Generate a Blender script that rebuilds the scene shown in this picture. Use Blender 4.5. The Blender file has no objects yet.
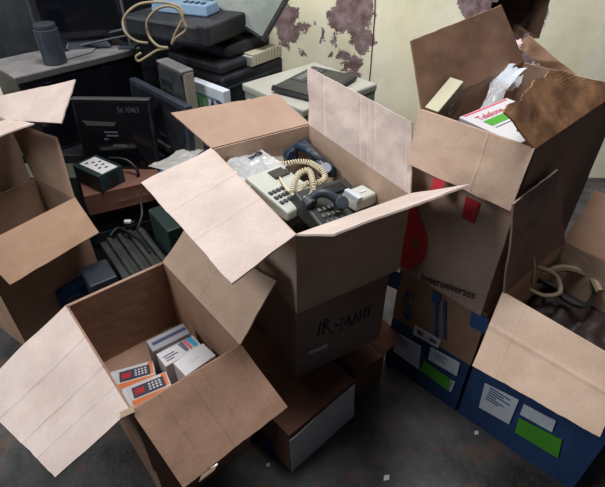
import bpy, bmesh, math, random
from mathutils import Vector, Matrix, noise
V = Vector
random.seed(7)
col = bpy.context.scene.collection
PITCH = math.radians(38); F = 480.0; H = 1.6
CAM = V((0, 0, H))

# ---------------------------------------------------------------- geometry helpers
def ray(u, v):
    x = (u - 302.5) / F; y = (v - 243.5) / F
    return V((x, math.cos(PITCH) - y * math.sin(PITCH), -math.sin(PITCH) - y * math.cos(PITCH)))
def at(u, v, z):
    d = ray(u, v); return CAM + d * ((z - H) / d.z)
def aty(u, v, y):
    d = ray(u, v); return CAM + d * (y / d.y)
def onp(u, v, p, n):
    d = ray(u, v); return CAM + d * (n.dot(p - CAM) / n.dot(d))
def hinge_pts(A, B, deg, ua, ub, inside):
    """outer corners of a flap hinged on A-B, opened deg above the horizontal"""
    h = (B - A).normalized(); out = h.cross(V((0, 0, 1)))
    if out.dot(inside - A) > 0: out = -out
    t = math.radians(deg); d = out * math.cos(t) + V((0, 0, 1)) * math.sin(t); n = h.cross(d)
    return onp(*ua, A, n), onp(*ub, B, n)
def hinge_len(A, B, deg, la, lb, inside, sa=0, sb=0):
    h = (B - A).normalized(); out = h.cross(V((0, 0, 1)))
    if out.dot(inside - A) > 0: out = -out
    t = math.radians(deg); d = out * math.cos(t) + V((0, 0, 1)) * math.sin(t)
    return A + d * la + h * sa, B + d * lb + h * sb

class G:
    def __init__(s): s.bm = bmesh.new()
    def poly(s, pts):
        s.bm.faces.new([s.bm.verts.new(p) for p in pts])
    def prism(s, bot, top):
        b = [s.bm.verts.new(p) for p in bot]; t = [s.bm.verts.new(p) for p in top]; n = len(b)
        s.bm.faces.new(b[::-1]); s.bm.faces.new(t)
        for i in range(n): s.bm.faces.new((b[i], b[(i+1) % n], t[(i+1) % n], t[i]))
        return s
    def box(s, x0, x1, y0, y1, z0, z1):
        return s.prism([V((x0,y0,z0)),V((x1,y0,z0)),V((x1,y1,z0)),V((x0,y1,z0))],
                       [V((x0,y0,z1)),V((x1,y0,z1)),V((x1,y1,z1)),V((x0,y1,z1))])
    def taper(s, x0, x1, y0, y1, z0, z1, dx, dy):
        return s.prism([V((x0,y0,z0)),V((x1,y0,z0)),V((x1,y1,z0)),V((x0,y1,z0))],
                       [V((x0+dx,y0+dy,z1)),V((x1-dx,y0+dy,z1)),V((x1-dx,y1-dy,z1)),V((x0+dx,y1-dy,z1))])
    def down(s, top, zb):
        return s.prism([V((p.x, p.y, zb)) for p in top], top)
    def tube(s, pts, r, n=6, closed=False):
        pts = [V(p) for p in pts]; rings = []
        up = V((0, 0, 1))
        for i, p in enumerate(pts):
            a = pts[max(i-1, 0)]; b = pts[min(i+1, len(pts)-1)]
            t = (b - a).normalized(); x = t.cross(up)
            if x.length < .05: x = t.cross(V((1, 0, 0)))
            x.normalize(); y = t.cross(x)
            rings.append([s.bm.verts.new(p + (x*math.cos(k*2*math.pi/n) + y*math.sin(k*2*math.pi/n))*r) for k in range(n)])
        for q, w in zip(rings, rings[1:]):
            for k in range(n): s.bm.faces.new((q[k], q[(k+1) % n], w[(k+1) % n], w[k]))
        s.bm.faces.new(rings[0][::-1]); s.bm.faces.new(rings[-1]); return s
    def cyl(s, c, r, h, ax=V((0,0,1)), n=20):
        return s.tube([V(c), V(c) + ax*h], r, n)
    def sheet(s, a, b, c, d, th=.004, nx=14, ny=10, amp=.004, seed=0, creases=(), rag=0.0, hinge=True, inward=None, freq=7, curl=0.0):
        """thick board a-b (first edge) to d-c (outer edge) with waves, creases and a ragged outer edge"""
        n = (b - a).cross(d - a).normalized()
        if inward is not None and n.dot(inward) > 0: n = -n
        top = []; bot = []
        for j in range(ny + 1):
            t = j / ny; rt = []; rb = []
            for i in range(nx + 1):
                q = i / nx
                p = (a*(1-q) + b*q)*(1-t) + (d*(1-q) + c*q)*t
                w = (min(1, t*3) if hinge else min(1, 6*t*(1-t)))
                o = noise.noise(p*freq + V((seed, seed*1.7, 0)))*amp*w
                o += noise.noise(p*freq*3 + V((seed*3.1, 0, 5)))*amp*.35*w
                for kind, pos, dep, wid in creases:
                    x = (q + .008*noise.noise(V((t*3, seed, pos*9)))) if kind == 'u' else t
                    o -= dep*.55*max(0, 1 - abs(x - pos)/(wid*1.0))
                o += curl*t*t
                p = p + n*o
                if rag and j == ny:
                    p = p + (d - a).normalized()*(noise.noise(V((q*5, seed, 1))) + .3*noise.noise(V((q*19, seed, 1))))*rag
                rt.append(s.bm.verts.new(p)); rb.append(s.bm.verts.new(p - n*th))
            top.append(rt); bot.append(rb)
        f = s.bm.faces.new
        for j in range(ny):
            for i in range(nx):
                f((top[j][i], top[j][i+1], top[j+1][i+1], top[j+1][i]))
                f((bot[j][i], bot[j+1][i], bot[j+1][i+1], bot[j][i+1]))
        for i in range(nx):
            f((top[0][i], bot[0][i], bot[0][i+1], top[0][i+1])); f((top[ny][i], top[ny][i+1], bot[ny][i+1], bot[ny][i]))
        for j in range(ny):
            f((top[j][0], top[j+1][0], bot[j+1][0], bot[j][0])); f((top[j][nx], bot[j][nx], bot[j+1][nx], top[j+1][nx]))
        return s
    def build(s, name, mat, parent=None, bevel=0, smooth=False, off=None, seg=2):
        """off: subtract the parents' location when the points are in world coordinates"""
        if off is not None:
            for v in s.bm.verts: v.co -= off
        bmesh.ops.recalc_face_normals(s.bm, faces=s.bm.faces[:])
        me = bpy.data.meshes.new(name); s.bm.to_mesh(me); s.bm.free()
        me.materials.append(mat)
        o = bpy.data.objects.new(name, me); col.objects.link(o)
        if parent: o.parent = parent
        if smooth:
            for p in me.polygons: p.use_smooth = True
        if bevel:
            m = o.modifiers.new('bevel', 'BEVEL'); m.width = bevel; m.segments = seg; m.limit_method = 'ANGLE'
        return o

def tag(o, label, cat, group=None, kind=None):
    o['label'] = label; o['category'] = cat
    if group: o['group'] = group
    if kind: o['kind'] = kind
    return o
def thing(name, label, cat, loc=(0,0,0), rot=(0,0,0), group=None):
    o = bpy.data.objects.new(name, None); col.objects.link(o)
    o.location = loc; o.rotation_euler = rot; o.empty_display_size = .05
    return tag(o, label, cat, group)
def smoothpts(pts, k=6):
    P = [V(p) for p in pts]; out = []
    for i in range(len(P)-1):
        p0 = P[max(i-1,0)]; p1 = P[i]; p2 = P[i+1]; p3 = P[min(i+2, len(P)-1)]
        for j in range(k):
            t = j/k
            out.append(.5*((2*p1)+(p2-p0)*t+(2*p0-5*p1+4*p2-p3)*t*t+(3*p1-p0-3*p2+p3)*t*t*t))
    out.append(P[-1]); return out
def text(s, o, x, y, size, mat, parent, name='lettering', off=None, width=None, bold=0.0, shear=0.0):
    cu = bpy.data.curves.new(name, 'FONT'); cu.body = s; cu.size = 1.0; cu.extrude = 0; cu.offset = bold; cu.shear = shear
    tmp = bpy.data.objects.new('t', cu); col.objects.link(tmp)
    dg = bpy.context.evaluated_depsgraph_get(); dg.update()
    me = bpy.data.meshes.new_from_object(tmp.evaluated_get(dg)); bpy.data.objects.remove(tmp)
    xs = [v.co.x for v in me.vertices]; w = max(xs) - min(xs); x0 = min(xs)
    sx = (width / w) if width else size
    x = V(x).normalized(); y = V(y).normalized(); n = x.cross(y)
    for v in me.vertices:
        v.co = V(o) + x*((v.co.x - x0)*sx) + y*(v.co.y*size) + n*.0015
        if off is not None: v.co -= off
    me.materials.clear(); me.materials.append(mat); me.name = name
    ob = bpy.data.objects.new(name, me); col.objects.link(ob); ob.parent = parent
    return ob

# ---------------------------------------------------------------- materials
def nt(name):
    m = bpy.data.materials.new(name); m.use_nodes = True
    t = m.node_tree; b = t.nodes['Principled BSDF']; return m, t, b
def N(t, typ, **kw):
    n = t.nodes.new(typ)
    for k, v in kw.items():
        if k in n.inputs: n.inputs[k].default_value = v
        else: setattr(n, k, v)
    return n
def lin(c): return tuple(((x/255)/12.92 if x/255 < .04045 else ((x/255+.055)/1.055)**2.4) for x in c) + (1,)
def ramp(t, a, b, ca, cb):
    r = t.nodes.new('ShaderNodeValToRGB'); e = r.color_ramp.elements
    e[0].position = a; e[0].color = ca; e[1].position = b; e[1].color = cb; return r
def card(name, c, c2=None, stripe=0.0, bump=.25, scale=5.0, rough=.85):
    """cardboard: mottled kraft paper, faint flute lines, scuffs"""
    m, t, b = nt(name); c2 = c2 or tuple(x*.78 for x in c)
    co = N(t, 'ShaderNodeTexCoord'); L = t.links.new
    n1 = N(t, 'ShaderNodeTexNoise', Scale=scale, Detail=6.0, Roughness=.65); L(co.outputs['Object'], n1.inputs['Vector'])
    n2 = N(t, 'ShaderNodeTexNoise', Scale=140.0, Detail=2.0); L(co.outputs['Object'], n2.inputs['Vector'])
    r = ramp(t, .36, .66, lin(c2), lin(c)); L(n1.outputs['Fac'], r.inputs['Fac'])
    mx = N(t, 'ShaderNodeMixRGB', blend_type='MULTIPLY'); mx.inputs['Fac'].default_value = .35
    r2 = ramp(t, .3, .7, (.78, .78, .78, 1), (1, 1, 1, 1)); L(n2.outputs['Fac'], r2.inputs['Fac'])
    L(r.outputs['Color'], mx.inputs['Color1']); L(r2.outputs['Color'], mx.inputs['Color2'])
    L(mx.outputs['Color'], b.inputs['Base Color'])
    bp = N(t, 'ShaderNodeBump', Strength=bump, Distance=.004); n3 = N(t, 'ShaderNodeTexNoise', Scale=38.0, Detail=3.0)
    L(co.outputs['Object'], n3.inputs['Vector']); L(n3.outputs['Fac'], bp.inputs['Height']); L(bp.outputs['Normal'], b.inputs['Normal'])
    b.inputs['Roughness'].default_value = rough; b.inputs['Specular IOR Level'].default_value = .2
    return m
def plain(name, c, rough=.5, var=.25, scale=12.0, metal=0, spec=.4, alpha=1, dust=None, dust_amt=.5, trans=0):
    m, t, b = nt(name); co = N(t, 'ShaderNodeTexCoord'); L = t.links.new
    n1 = N(t, 'ShaderNodeTexNoise', Scale=scale, Detail=5.0, Roughness=.6); L(co.outputs['Object'], n1.inputs['Vector'])
    lo = tuple(x*(1-var) for x in lin(c)[:3]) + (1,)
    r = ramp(t, .3, .7, lo, lin(c)); L(n1.outputs['Fac'], r.inputs['Fac']); last = r.outputs['Color']
    if dust:
        n2 = N(t, 'ShaderNodeTexNoise', Scale=scale*.7, Detail=8.0, Roughness=.7); L(co.outputs['Object'], n2.inputs['Vector'])
        r2 = ramp(t, .45, .75, (0,0,0,1), (dust_amt,)*3 + (1,)); L(n2.outputs['Fac'], r2.inputs['Fac'])
        mx = N(t, 'ShaderNodeMixRGB'); L(r2.outputs['Color'], mx.inputs['Fac']); L(last, mx.inputs['Color1']); mx.inputs['Color2'].default_value = lin(dust)
        last = mx.outputs['Color']
    L(last, b.inputs['Base Color'])
    b.inputs['Roughness'].default_value = rough; b.inputs['Metallic'].default_value = metal
    b.inputs['Specular IOR Level'].default_value = spec; b.inputs['Alpha'].default_value = alpha
    b.inputs['Transmission Weight'].default_value = trans
    return m

M = {}
M['kraft'] = card('kraft_cardboard', (166, 136, 114), (148, 118, 96))
M['kraft_dark'] = card('dark_kraft_cardboard', (158, 124, 102), (134, 104, 84))
M['kraft_in'] = card('kraft_cardboard_inside', (160, 122, 96), (138, 102, 80))
M['pale'] = card('pale_cardboard', (202, 187, 179), (184, 168, 160), bump=.3)
M['pale_warm'] = card('pale_warm_cardboard', (196, 172, 152), (180, 154, 134))
M['tan'] = card('tan_cardboard', (168, 142, 125), (154, 128, 112))
M['left_flap'] = card('creased_tan_cardboard', (158, 126, 106), (138, 108, 90), bump=.5)
M['redbrown'] = card('red_brown_cardboard', (120, 84, 72), (100, 68, 58))
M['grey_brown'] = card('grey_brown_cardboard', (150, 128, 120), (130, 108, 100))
M['torn'] = card('stained_brown_cardboard', (156, 116, 84), (96, 66, 46), scale=9)
M['blue_card'] = card('blue_printed_cardboard', (44, 72, 114), (34, 56, 92))
M['blue_ink'] = plain('blue_ink', (44, 84, 132), .8)
M['black_ink'] = plain('black_ink', (28, 22, 22), .8, .1)
M['red_ink'] = plain('red_ink', (176, 36, 48), .7, .15)
M['tape'] = plain('packing_tape', (190, 160, 120), .25, .1, spec=.6)
M['glossy_tape'] = plain('glossy_clear_tape', (170, 150, 126), .15, .2, spec=.8)
M['white_label'] = plain('white_label', (196, 204, 212), .6, .15, 20)
M['white'] = plain('white_paper', (204, 202, 204), .6, .06)
M['white_card'] = plain('white_card_box', (196, 194, 196), .5, .1)
M['pink_paper'] = plain('pinkish_paper', (206, 178, 176), .7, .15)
M['grey_card'] = plain('grey_card_box', (138, 138, 144), .5, .15)
M['phone_print'] = plain('phone_print', (58, 56, 72), .5, .15)
M['green_label'] = plain('green_label', (70, 150, 40), .6, .15)
M['green_ink'] = plain('green_ink', (60, 180, 50), .6, .1)
M['navy_ink'] = plain('navy_ink', (50, 60, 90), .6, .1)
M['pink_ink'] = plain('pink_ink', (196, 96, 110), .6, .1)
M['orange'] = plain('orange_print', (214, 120, 66), .5, .15)
M['grey_print'] = plain('grey_print', (96, 96, 112), .5, .15)
M['cyan'] = plain('cyan_print', (60, 150, 190), .5, .1)
M['black'] = plain('black_plastic', (26, 28, 33), .38, .25, dust=(90, 92, 98), dust_amt=.25)
M['black2'] = plain('dusty_black_plastic', (24, 26, 31), .55, .3, 9, dust=(104, 106, 112), dust_amt=.25)
M['dusty'] = plain('thick_dust_on_plastic', (128, 126, 126), .9, .35, 10, dust=(70, 70, 78), dust_amt=.7)
M['screen'] = plain('black_screen', (12, 14, 20), .12, .1, spec=.6)
M['dusty_screen'] = plain('dusty_screen', (120, 128, 122), .35, .25, 6, dust=(168, 170, 160), dust_amt=.7)
M['slate'] = plain('dark_slate_plastic', (44, 52, 62), .45, .2, dust=(90, 94, 100), dust_amt=.3)
M['tray_black'] = plain('charcoal_plastic', (46, 50, 48), .5, .2, dust=(96, 98, 92), dust_amt=.25)
M['pgrey'] = plain('pale_grey_plastic', (166, 166, 156), .6, .12, 6, dust=(140, 138, 126), dust_amt=.4)
M['pgreen'] = plain('green_grey_plastic', (134, 146, 138), .5, .15)
M['beige'] = plain('beige_plastic', (190, 184, 160), .5, .12)
M['tower_face'] = plain('tower_front_plastic', (52, 60, 64), .5, .25, dust=(110, 112, 106), dust_amt=.4)
M['tower_shell'] = plain('tower_metal_shell', (142, 134, 120), .6, .2, dust=(110, 100, 88), dust_amt=.4)
M['teal'] = plain('dark_teal_metal', (44, 62, 64), .4, .2, metal=.3)
M['dgreen'] = plain('dark_green_plastic', (32, 48, 48), .4, .25)
M['steel'] = plain('grey_steel', (130, 132, 134), .35, .15, metal=.8)
M['blue_dev'] = plain('light_blue_plastic', (112, 140, 164), .5, .15)
M['blue_bag'] = plain('blue_plastic', (50, 92, 150), .35, .2)
M['navy'] = plain('navy_plastic', (34, 50, 66), .35, .2)
M['phone_grey'] = plain('phone_grey_plastic', (188, 192, 182), .45, .08)
M['dome_grey'] = plain('warm_grey_plastic', (142, 136, 124), .5, .1)
M['cord'] = plain('beige_cord', (214, 204, 176), .5, .1)
M['old_cord'] = plain('yellowed_cord', (140, 126, 102), .6, .2)
M['cable'] = plain('black_cable', (22, 22, 24), .45, .2)
M['film'] = plain('clear_plastic_film', (220, 222, 224), .18, .05, alpha=.42, spec=.8)
M['silver_film'] = plain('grey_plastic_film', (168, 166, 162), .3, .2, alpha=.9)
M['olive'] = plain('olive_print', (92, 92, 66), .5, .15)
M['cream_box'] = plain('cream_box_card', (176, 172, 142), .5, .08)
M['brown_plain'] = plain('dark_wood', (84, 62, 48), .7, .3)
M['heap'] = plain('dark_scrap', (54, 42, 40), .6, .5, 30)

def floor_mat():
    m, t, b = nt('stained_concrete'); L = t.links.new; co = N(t, 'ShaderNodeTexCoord')
    n1 = N(t, 'ShaderNodeTexNoise', Scale=3.2, Detail=9.0, Roughness=.7); L(co.outputs['Object'], n1.inputs['Vector'])
    r = ramp(t, .35, .7, lin((30, 28, 29)), lin((96, 96, 97))); L(n1.outputs['Fac'], r.inputs['Fac'])
    n2 = N(t, 'ShaderNodeTexNoise', Scale=11.0, Detail=5.0); L(co.outputs['Object'], n2.inputs['Vector'])
    r2 = ramp(t, .54, .64, (0,0,0,1), (.75,.75,.75,1)); L(n2.outputs['Fac'], r2.inputs['Fac'])
    mx = N(t, 'ShaderNodeMixRGB'); L(r2.outputs['Color'], mx.inputs['Fac']); L(r.outputs['Color'], mx.inputs['Color1']); mx.inputs['Color2'].default_value = lin((92, 70, 58))
    L(mx.outputs['Color'], b.inputs['Base Color'])
    n3 = N(t, 'ShaderNodeTexNoise', Scale=60.0, Detail=4.0); L(co.outputs['Object'], n3.inputs['Vector'])
    bp = N(t, 'ShaderNodeBump', Strength=.4, Distance=.01); L(n3.outputs['Fac'], bp.inputs['Height']); L(bp.outputs['Normal'], b.inputs['Normal'])
    b.inputs['Roughness'].default_value = .75
    return m
WY = 2.75
def wall_mat(patches):
    m, t, b = nt('peeling_painted_plaster'); L = t.links.new; co = N(t, 'ShaderNodeTexCoord')
    nz = N(t, 'ShaderNodeTexNoise', Scale=9.0, Detail=8.0, Roughness=.7); L(co.outputs['Object'], nz.inputs['Vector'])
    sub = N(t, 'ShaderNodeVectorMath', operation='SUBTRACT'); L(nz.outputs['Color'], sub.inputs[0]); sub.inputs[1].default_value = (.5, .5, .5)
    sc = N(t, 'ShaderNodeVectorMath', operation='SCALE'); L(sub.outputs[0], sc.inputs[0]); sc.inputs['Scale'].default_value = .22
    ad = N(t, 'ShaderNodeVectorMath', operation='ADD'); L(co.outputs['Object'], ad.inputs[0]); L(sc.outputs[0], ad.inputs[1])
    last = None
    for (x, z, rx, rz) in patches:
        s1 = N(t, 'ShaderNodeVectorMath', operation='SUBTRACT'); L(ad.outputs[0], s1.inputs[0]); s1.inputs[1].default_value = (x, 0, z)
        m1 = N(t, 'ShaderNodeVectorMath', operation='MULTIPLY'); L(s1.outputs[0], m1.inputs[0]); m1.inputs[1].default_value = (1/rx, 0, 1/rz)
        l1 = N(t, 'ShaderNodeVectorMath', operation='LENGTH'); L(m1.outputs[0], l1.inputs[0])
        if last is None: last = l1.outputs['Value']
        else:
            mi = N(t, 'ShaderNodeMath', operation='MINIMUM'); L(last, mi.inputs[0]); L(l1.outputs['Value'], mi.inputs[1]); last = mi.outputs[0]
    mask = ramp(t, .93, 1.0, (1,1,1,1), (0,0,0,1)); L(last, mask.inputs['Fac'])
    # cream paint with water streaks
    mp = N(t, 'ShaderNodeMapping'); mp.inputs['Scale'].default_value = (2.6, 2.6, .9); L(co.outputs['Object'], mp.inputs['Vector'])
    n1 = N(t, 'ShaderNodeTexNoise', Scale=2.6, Detail=6.0, Roughness=.6); L(mp.outputs[0], n1.inputs['Vector'])
    r1 = ramp(t, .35, .68, lin((234, 228, 194)), lin((246, 242, 218))); L(n1.outputs['Fac'], r1.inputs['Fac'])
    n2 = N(t, 'ShaderNodeTexNoise', Scale=16.0, Detail=6.0, Roughness=.7); L(co.outputs['Object'], n2.inputs['Vector'])
    r2 = ramp(t, .36, .66, lin((98, 74, 70)), lin((160, 140, 142))); L(n2.outputs['Fac'], r2.inputs['Fac'])
    mx = N(t, 'ShaderNodeMixRGB'); L(mask.outputs['Color'], mx.inputs['Fac']); L(r1.outputs['Color'], mx.inputs['Color1']); L(r2.outputs['Color'], mx.inputs['Color2'])
    L(mx.outputs['Color'], b.inputs['Base Color'])
    inv = N(t, 'ShaderNodeMath', operation='SUBTRACT'); inv.inputs[0].default_value = 1.0; L(mask.outputs['Color'], inv.inputs[1])
    n4 = N(t, 'ShaderNodeTexNoise', Scale=7.0, Detail=4.0); L(co.outputs['Object'], n4.inputs['Vector'])
    a2 = N(t, 'ShaderNodeMath', operation='MULTIPLY_ADD'); L(n4.outputs['Fac'], a2.inputs[0]); a2.inputs[1].default_value = .8; L(inv.outputs[0], a2.inputs[2])
    bp = N(t, 'ShaderNodeBump', Strength=.5, Distance=.012); L(a2.outputs[0], bp.inputs['Height']); L(bp.outputs['Normal'], b.inputs['Normal'])
    b.inputs['Roughness'].default_value = .6
    return m

# ---------------------------------------------------------------- the setting
g = G(); g.box(-4.2, 4.2, -1.5, WY + .6, -.1, 0)
fl = g.build('floor', floor_mat()); fl['kind'] = 'structure'

pp = []
def wp(u, v, ru, rv):
    a = aty(u, v, WY); b_ = aty(u + ru, v, WY); c_ = aty(u, v - rv, WY)
    pp.append((a.x, a.z, abs(b_.x - a.x), abs(c_.z - a.z)))
for a in [(352, 12, 22, 26), (362, 38, 10, 14), (335, 20, 9, 12), (286, 26, 8, 26), (296, 34, 9, 10), (293, 10, 6, 10), (354, 63, 9, 9), (343, 58, 4, 5), (331, 56, 4, 4), (322, 40, 3, 5),
          (306, 52, 2, 4), (338, 40, 2, 7), (345, 66, 3, 3), (312, 26, 2, 3), (350, 76, 10, 5), (364, 94, 9, 4), (505, 22, 42, 30), (478, 6, 16, 14), (515, 58, 26, 12), (545, 62, 8, 5)]:
    wp(*a)
# wall as a grid with one ragged hole where the masonry has fallen out
hc = aty(519, 14, WY); hx = .15; hz = .15
g = G(); bm = g.bm; X0, X1, Z1 = -4.2, 4.2, 2.6; st = .03
nx = int((X1 - X0)/st); nz_ = int(Z1/st); vs = {}
def wv(i, j, back=0):
    k = (i, j, back)
    if k not in vs:
        x = X0 + i*st; z = j*st
        vs[k] = bm.verts.new((x, WY + back + (0 if back else .004*noise.noise(V((x*2.2, z*2.2, 0)))), z))
    return vs[k]
def hole(i, j):
    x = X0 + (i+.5)*st - hc.x; z = (j+.5)*st - hc.z
    return (x/hx)**2 + (z/hz)**2 + .5*noise.noise(V((x*14, z*14, 3))) < 1
cav = []; rimc = []
for i in range(nx):
    for j in range(nz_):
        if not hole(i, j):
            bm.faces.new((wv(i,j), wv(i+1,j), wv(i+1,j+1), wv(i,j+1)))
        else:
            cav.append((i, j))
            for (di, dj, e0, e1) in ((-1,0,(i,j),(i,j+1)), (1,0,(i+1,j),(i+1,j+1)), (0,-1,(i,j),(i+1,j)), (0,1,(i,j+1),(i+1,j+1))):
                if not hole(i+di, j+dj):
                    rimc.append((e0, e1))
w = g.build('wall_back', wall_mat(pp)); w['kind'] = 'structure'
g = G(); bm = g.bm; vs = {}
def nv(i, j, back):
    k = (i, j, back)
    if k not in vs: vs[k] = bm.verts.new((X0 + i*st, WY + (.18 + .03*noise.noise(V((i*.5, j*.5, 2))) if back else .005), j*st))
    return vs[k]
for i, j in cav: bm.faces.new((nv(i,j,1), nv(i+1,j,1), nv(i+1,j+1,1), nv(i,j+1,1)))
for e0, e1 in rimc: bm.faces.new((nv(*e0,0), nv(*e1,0), nv(*e1,1), nv(*e0,1)))
w = g.build('wall_niche', M['brown_plain']); w['kind'] = 'structure'
# a long crack down the plaster, modelled as a thin brown tube
g = G(); g.tube(smoothpts([aty(u, v, WY - .003) for u, v in ((375, -60), (375, 5), (374, 25), (372, 50), (370, 75), (367, 99))]), .0035, 5)
tag(g.build('wall_crack', M['brown_plain']), 'thin rust brown tube standing in for a crack down the cream wall', 'crack')

# ---------------------------------------------------------------- cartons
def rect(Np, Rp, Lp):
    """four rim corners of a rectangle: near, right, back, left"""
    a = V(Np); x = V(Rp) - a; y = V(Lp) - a
    xn = x.normalized(); y = y - xn*y.dot(xn)
    return [a, a + x, a + x + y, a + y]
def carton(name, label, rim, zb, mat, th=.005, group=None, seed=1, mat_in=None, closed=False, amp=.003, cat='cardboard box'):
    zt = rim[0].z; c = sum(rim, V())/4; base = V((c.x, c.y, zb))
    root = thing(name, label, cat, base, group=group)
    g = G()
    for i in range(4):
        a = rim[i]; b = rim[(i+1) % 4]
        ab = V((a.x, a.y, zb)); bb = V((b.x, b.y, zb))
        g.sheet(ab, bb, b, a, th, 10, 8, amp, seed + i, hinge=False, inward=c - (a+b)/2)
    e = [p + (c - p).normalized()*.006 for p in rim]
    g.prism([V((p.x, p.y, zb)) for p in e], [V((p.x, p.y, zb + .006)) for p in e])
    if closed:
        g.prism([V((p.x, p.y, zt - .004)) for p in rim], [V((p.x, p.y, zt + .001)) for p in rim])
    g.build('body', mat, root, off=base)
    root['_c'] = 0; del root['_c']
    return root, base, V((c.x, c.y, zt))
def flap(root, base, A, B, A2, B2, mat, label=None, seed=1, creases=(), rag=.003, amp=.006, th=.005, nx=100, ny=20, curl=0, name='flap'):
    g = G(); g.sheet(A, B, B2, A2, th, nx, ny, amp, seed, creases, rag, curl=curl)
    o = g.build(name, mat, root, off=base)
    if label: o['label'] = label
    return o
def decal(root, base, pts, mat, name='label', th=.0015, n=None, label=None):
    """thin printed quad lying on the face with normal n"""
    g = G(); n = n.normalized(); g.prism([p - n*.0005 for p in pts], [p + n*th for p in pts])
    o = g.build(name, mat, root, off=base)
    if label: o['label'] = label
    return o
def facing(n, p):
    n = n.normalized(); return n if n.dot(CAM - p) > 0 else -n

# --- main stack -------------------------------------------------------------
Z = .86
mN = at(296, 236, Z); mL = at(200, 152, Z); mB = at(303, 126, Z)
mR = mN + (mB - mL)*.965; rim = rect(mN, mR, mL); mN, mR, mB, mL = rim
ux = (mR - mN).normalized(); uy = (mL - mN).normalized()      # box axes shared by the stack
ZT = .574
root, base, cc = carton('cardboard_box', 'large open pale box full of telephones on top of the centre stack', rim, ZT, M['pale_warm'], seed=3)
cr = [('u', .33, .004, .02), ('u', .62, .003, .02), ('v', .45, .002, .03)]
flap(root, base, mL, mN, *hinge_pts(mL, mN, -15, (142, 184), (232, 284), cc), M['pale'], 'pale lilac flap folded outward', 5, [('u', .36, .006, .015), ('u', .64, .005, .015)])
flap(root, base, mB, mL, *hinge_pts(mL, mB, 20, (171, 114), (277, 95), cc)[::-1], M['tan'], 'smooth tan flap', 7, amp=.003)
flap(root, base, mR, mB, *hinge_pts(mB, mR, 75, (309, 67), (413, 122), cc)[::-1], M['pale'], 'pale lilac flap standing upright', 9,
     [('u', .30, .006, .012), ('u', .36, .004, .01), ('u', .43, .005, .01), ('u', .80, .006, .01), ('u', .05, .004, .01)], amp=.008)
flap(root, base, mN, mR, *hinge_len(mN, mR, 33.5, .2, .22, cc, 0, .012), M['pale'], 'narrow looking flap raised towards the front', 11, rag=.008, amp=.004)
# middle box
ins = ux*.012 + uy*.012
m2 = rect(V((mN.x, mN.y, .573)) + uy*.03 + ux*.012, V((mR.x, mR.y, .573)) + uy*.03 - ux*.012, V((mL.x, mL.y, .573)) + ux*.012 - uy*.01)
root2, base2, c2 = carton('cardboard_box', 'closed brown box with black handwriting in the middle of the centre stack', m2, .222, M['grey_brown'], closed=True, seed=13)
n2 = facing(ux.cross(V((0,0,1))), m2[0])
hand = [[(318, 336), (321, 322)], [(323, 334), (325, 319), (329, 321), (325, 326), (332, 333)], [(335, 326), (339, 325)],
        [(341, 330), (342, 318), (346, 324), (349, 316), (351, 326)], [(353, 324), (356, 313), (358, 322)], [(360, 320), (361, 311)], [(364, 318), (366, 308)], [(368, 317), (370, 306)]]
g = G()
for s in hand:
    g.tube([onp(u, v, m2[0] + n2*.003, n2) for u, v in s], .0022, 5)
g.build('handwriting', M['black_ink'], root2, off=base2)
decal(root2, base2, [onp(u, v, m2[0] + n2*.003, n2) for u, v in ((308, 352), (328, 343), (327, 347), (309, 354))], M['white'], 'torn_label', n=n2, label='torn white strip')
# low flat carton beneath
f1 = rect(at(289, 436, .22), at(355, 380, .22), at(289, 436, .22) + uy*.5)
root3, base3, c3 = carton('cardboard_box', 'low red brown carton with a white sheet on its end, bottom of the centre stack', f1, 0, M['redbrown'], closed=True, seed=21)
n3 = facing((f1[1]-f1[0]).cross(V((0,0,1))), f1[0])
q = [onp(u, v, f1[0] + n3*.006, n3) for u, v in ((290, 441), (355, 384), (354, 417), (292, 472))]
g = G(); g.sheet(q[3], q[2], q[1], q[0], .002, 14, 6, .006, 4, rag=.006)
o = g.build('paper_sheet', M['white'], root3, off=base3); o['label'] = 'wavy white sheet taped to the end'
# brown carton behind the stack
f2 = rect(at(356, 373, .15), at(384, 356, .15), at(356, 373, .15) + uy*.27)
root4, base4, c4 = carton('cardboard_box', 'small dark brown carton on the floor between centre stack and blue cartons', f2, 0, M['redbrown'], closed=True, seed=31)
flap(root4, base4, f2[1], f2[2], *hinge_len(f2[1], f2[2], 35, .1, .1, c4), M['redbrown'], None, 33)
# blue plastic thing on the floor
g = G(); p = at(262, 448, 0); fx = V((.6, -.4, 0)).normalized(); fy = V((.4, .6, 0)).normalized()
g.prism([p, p+fx*.05, p+fx*.05+fy*.07, p+fy*.07], [p+V((.004,.004,.06)), p+fx*.046+V((0,.004,.06)), p+fx*.046+fy*.066+V((0,0,.06)), p+fy*.066+V((.004,0,.06))])
tag(g.build('plastic_case', M['blue_card'], bevel=.006), 'small dark blue plastic case on the floor behind the front left box', 'plastic case')

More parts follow.
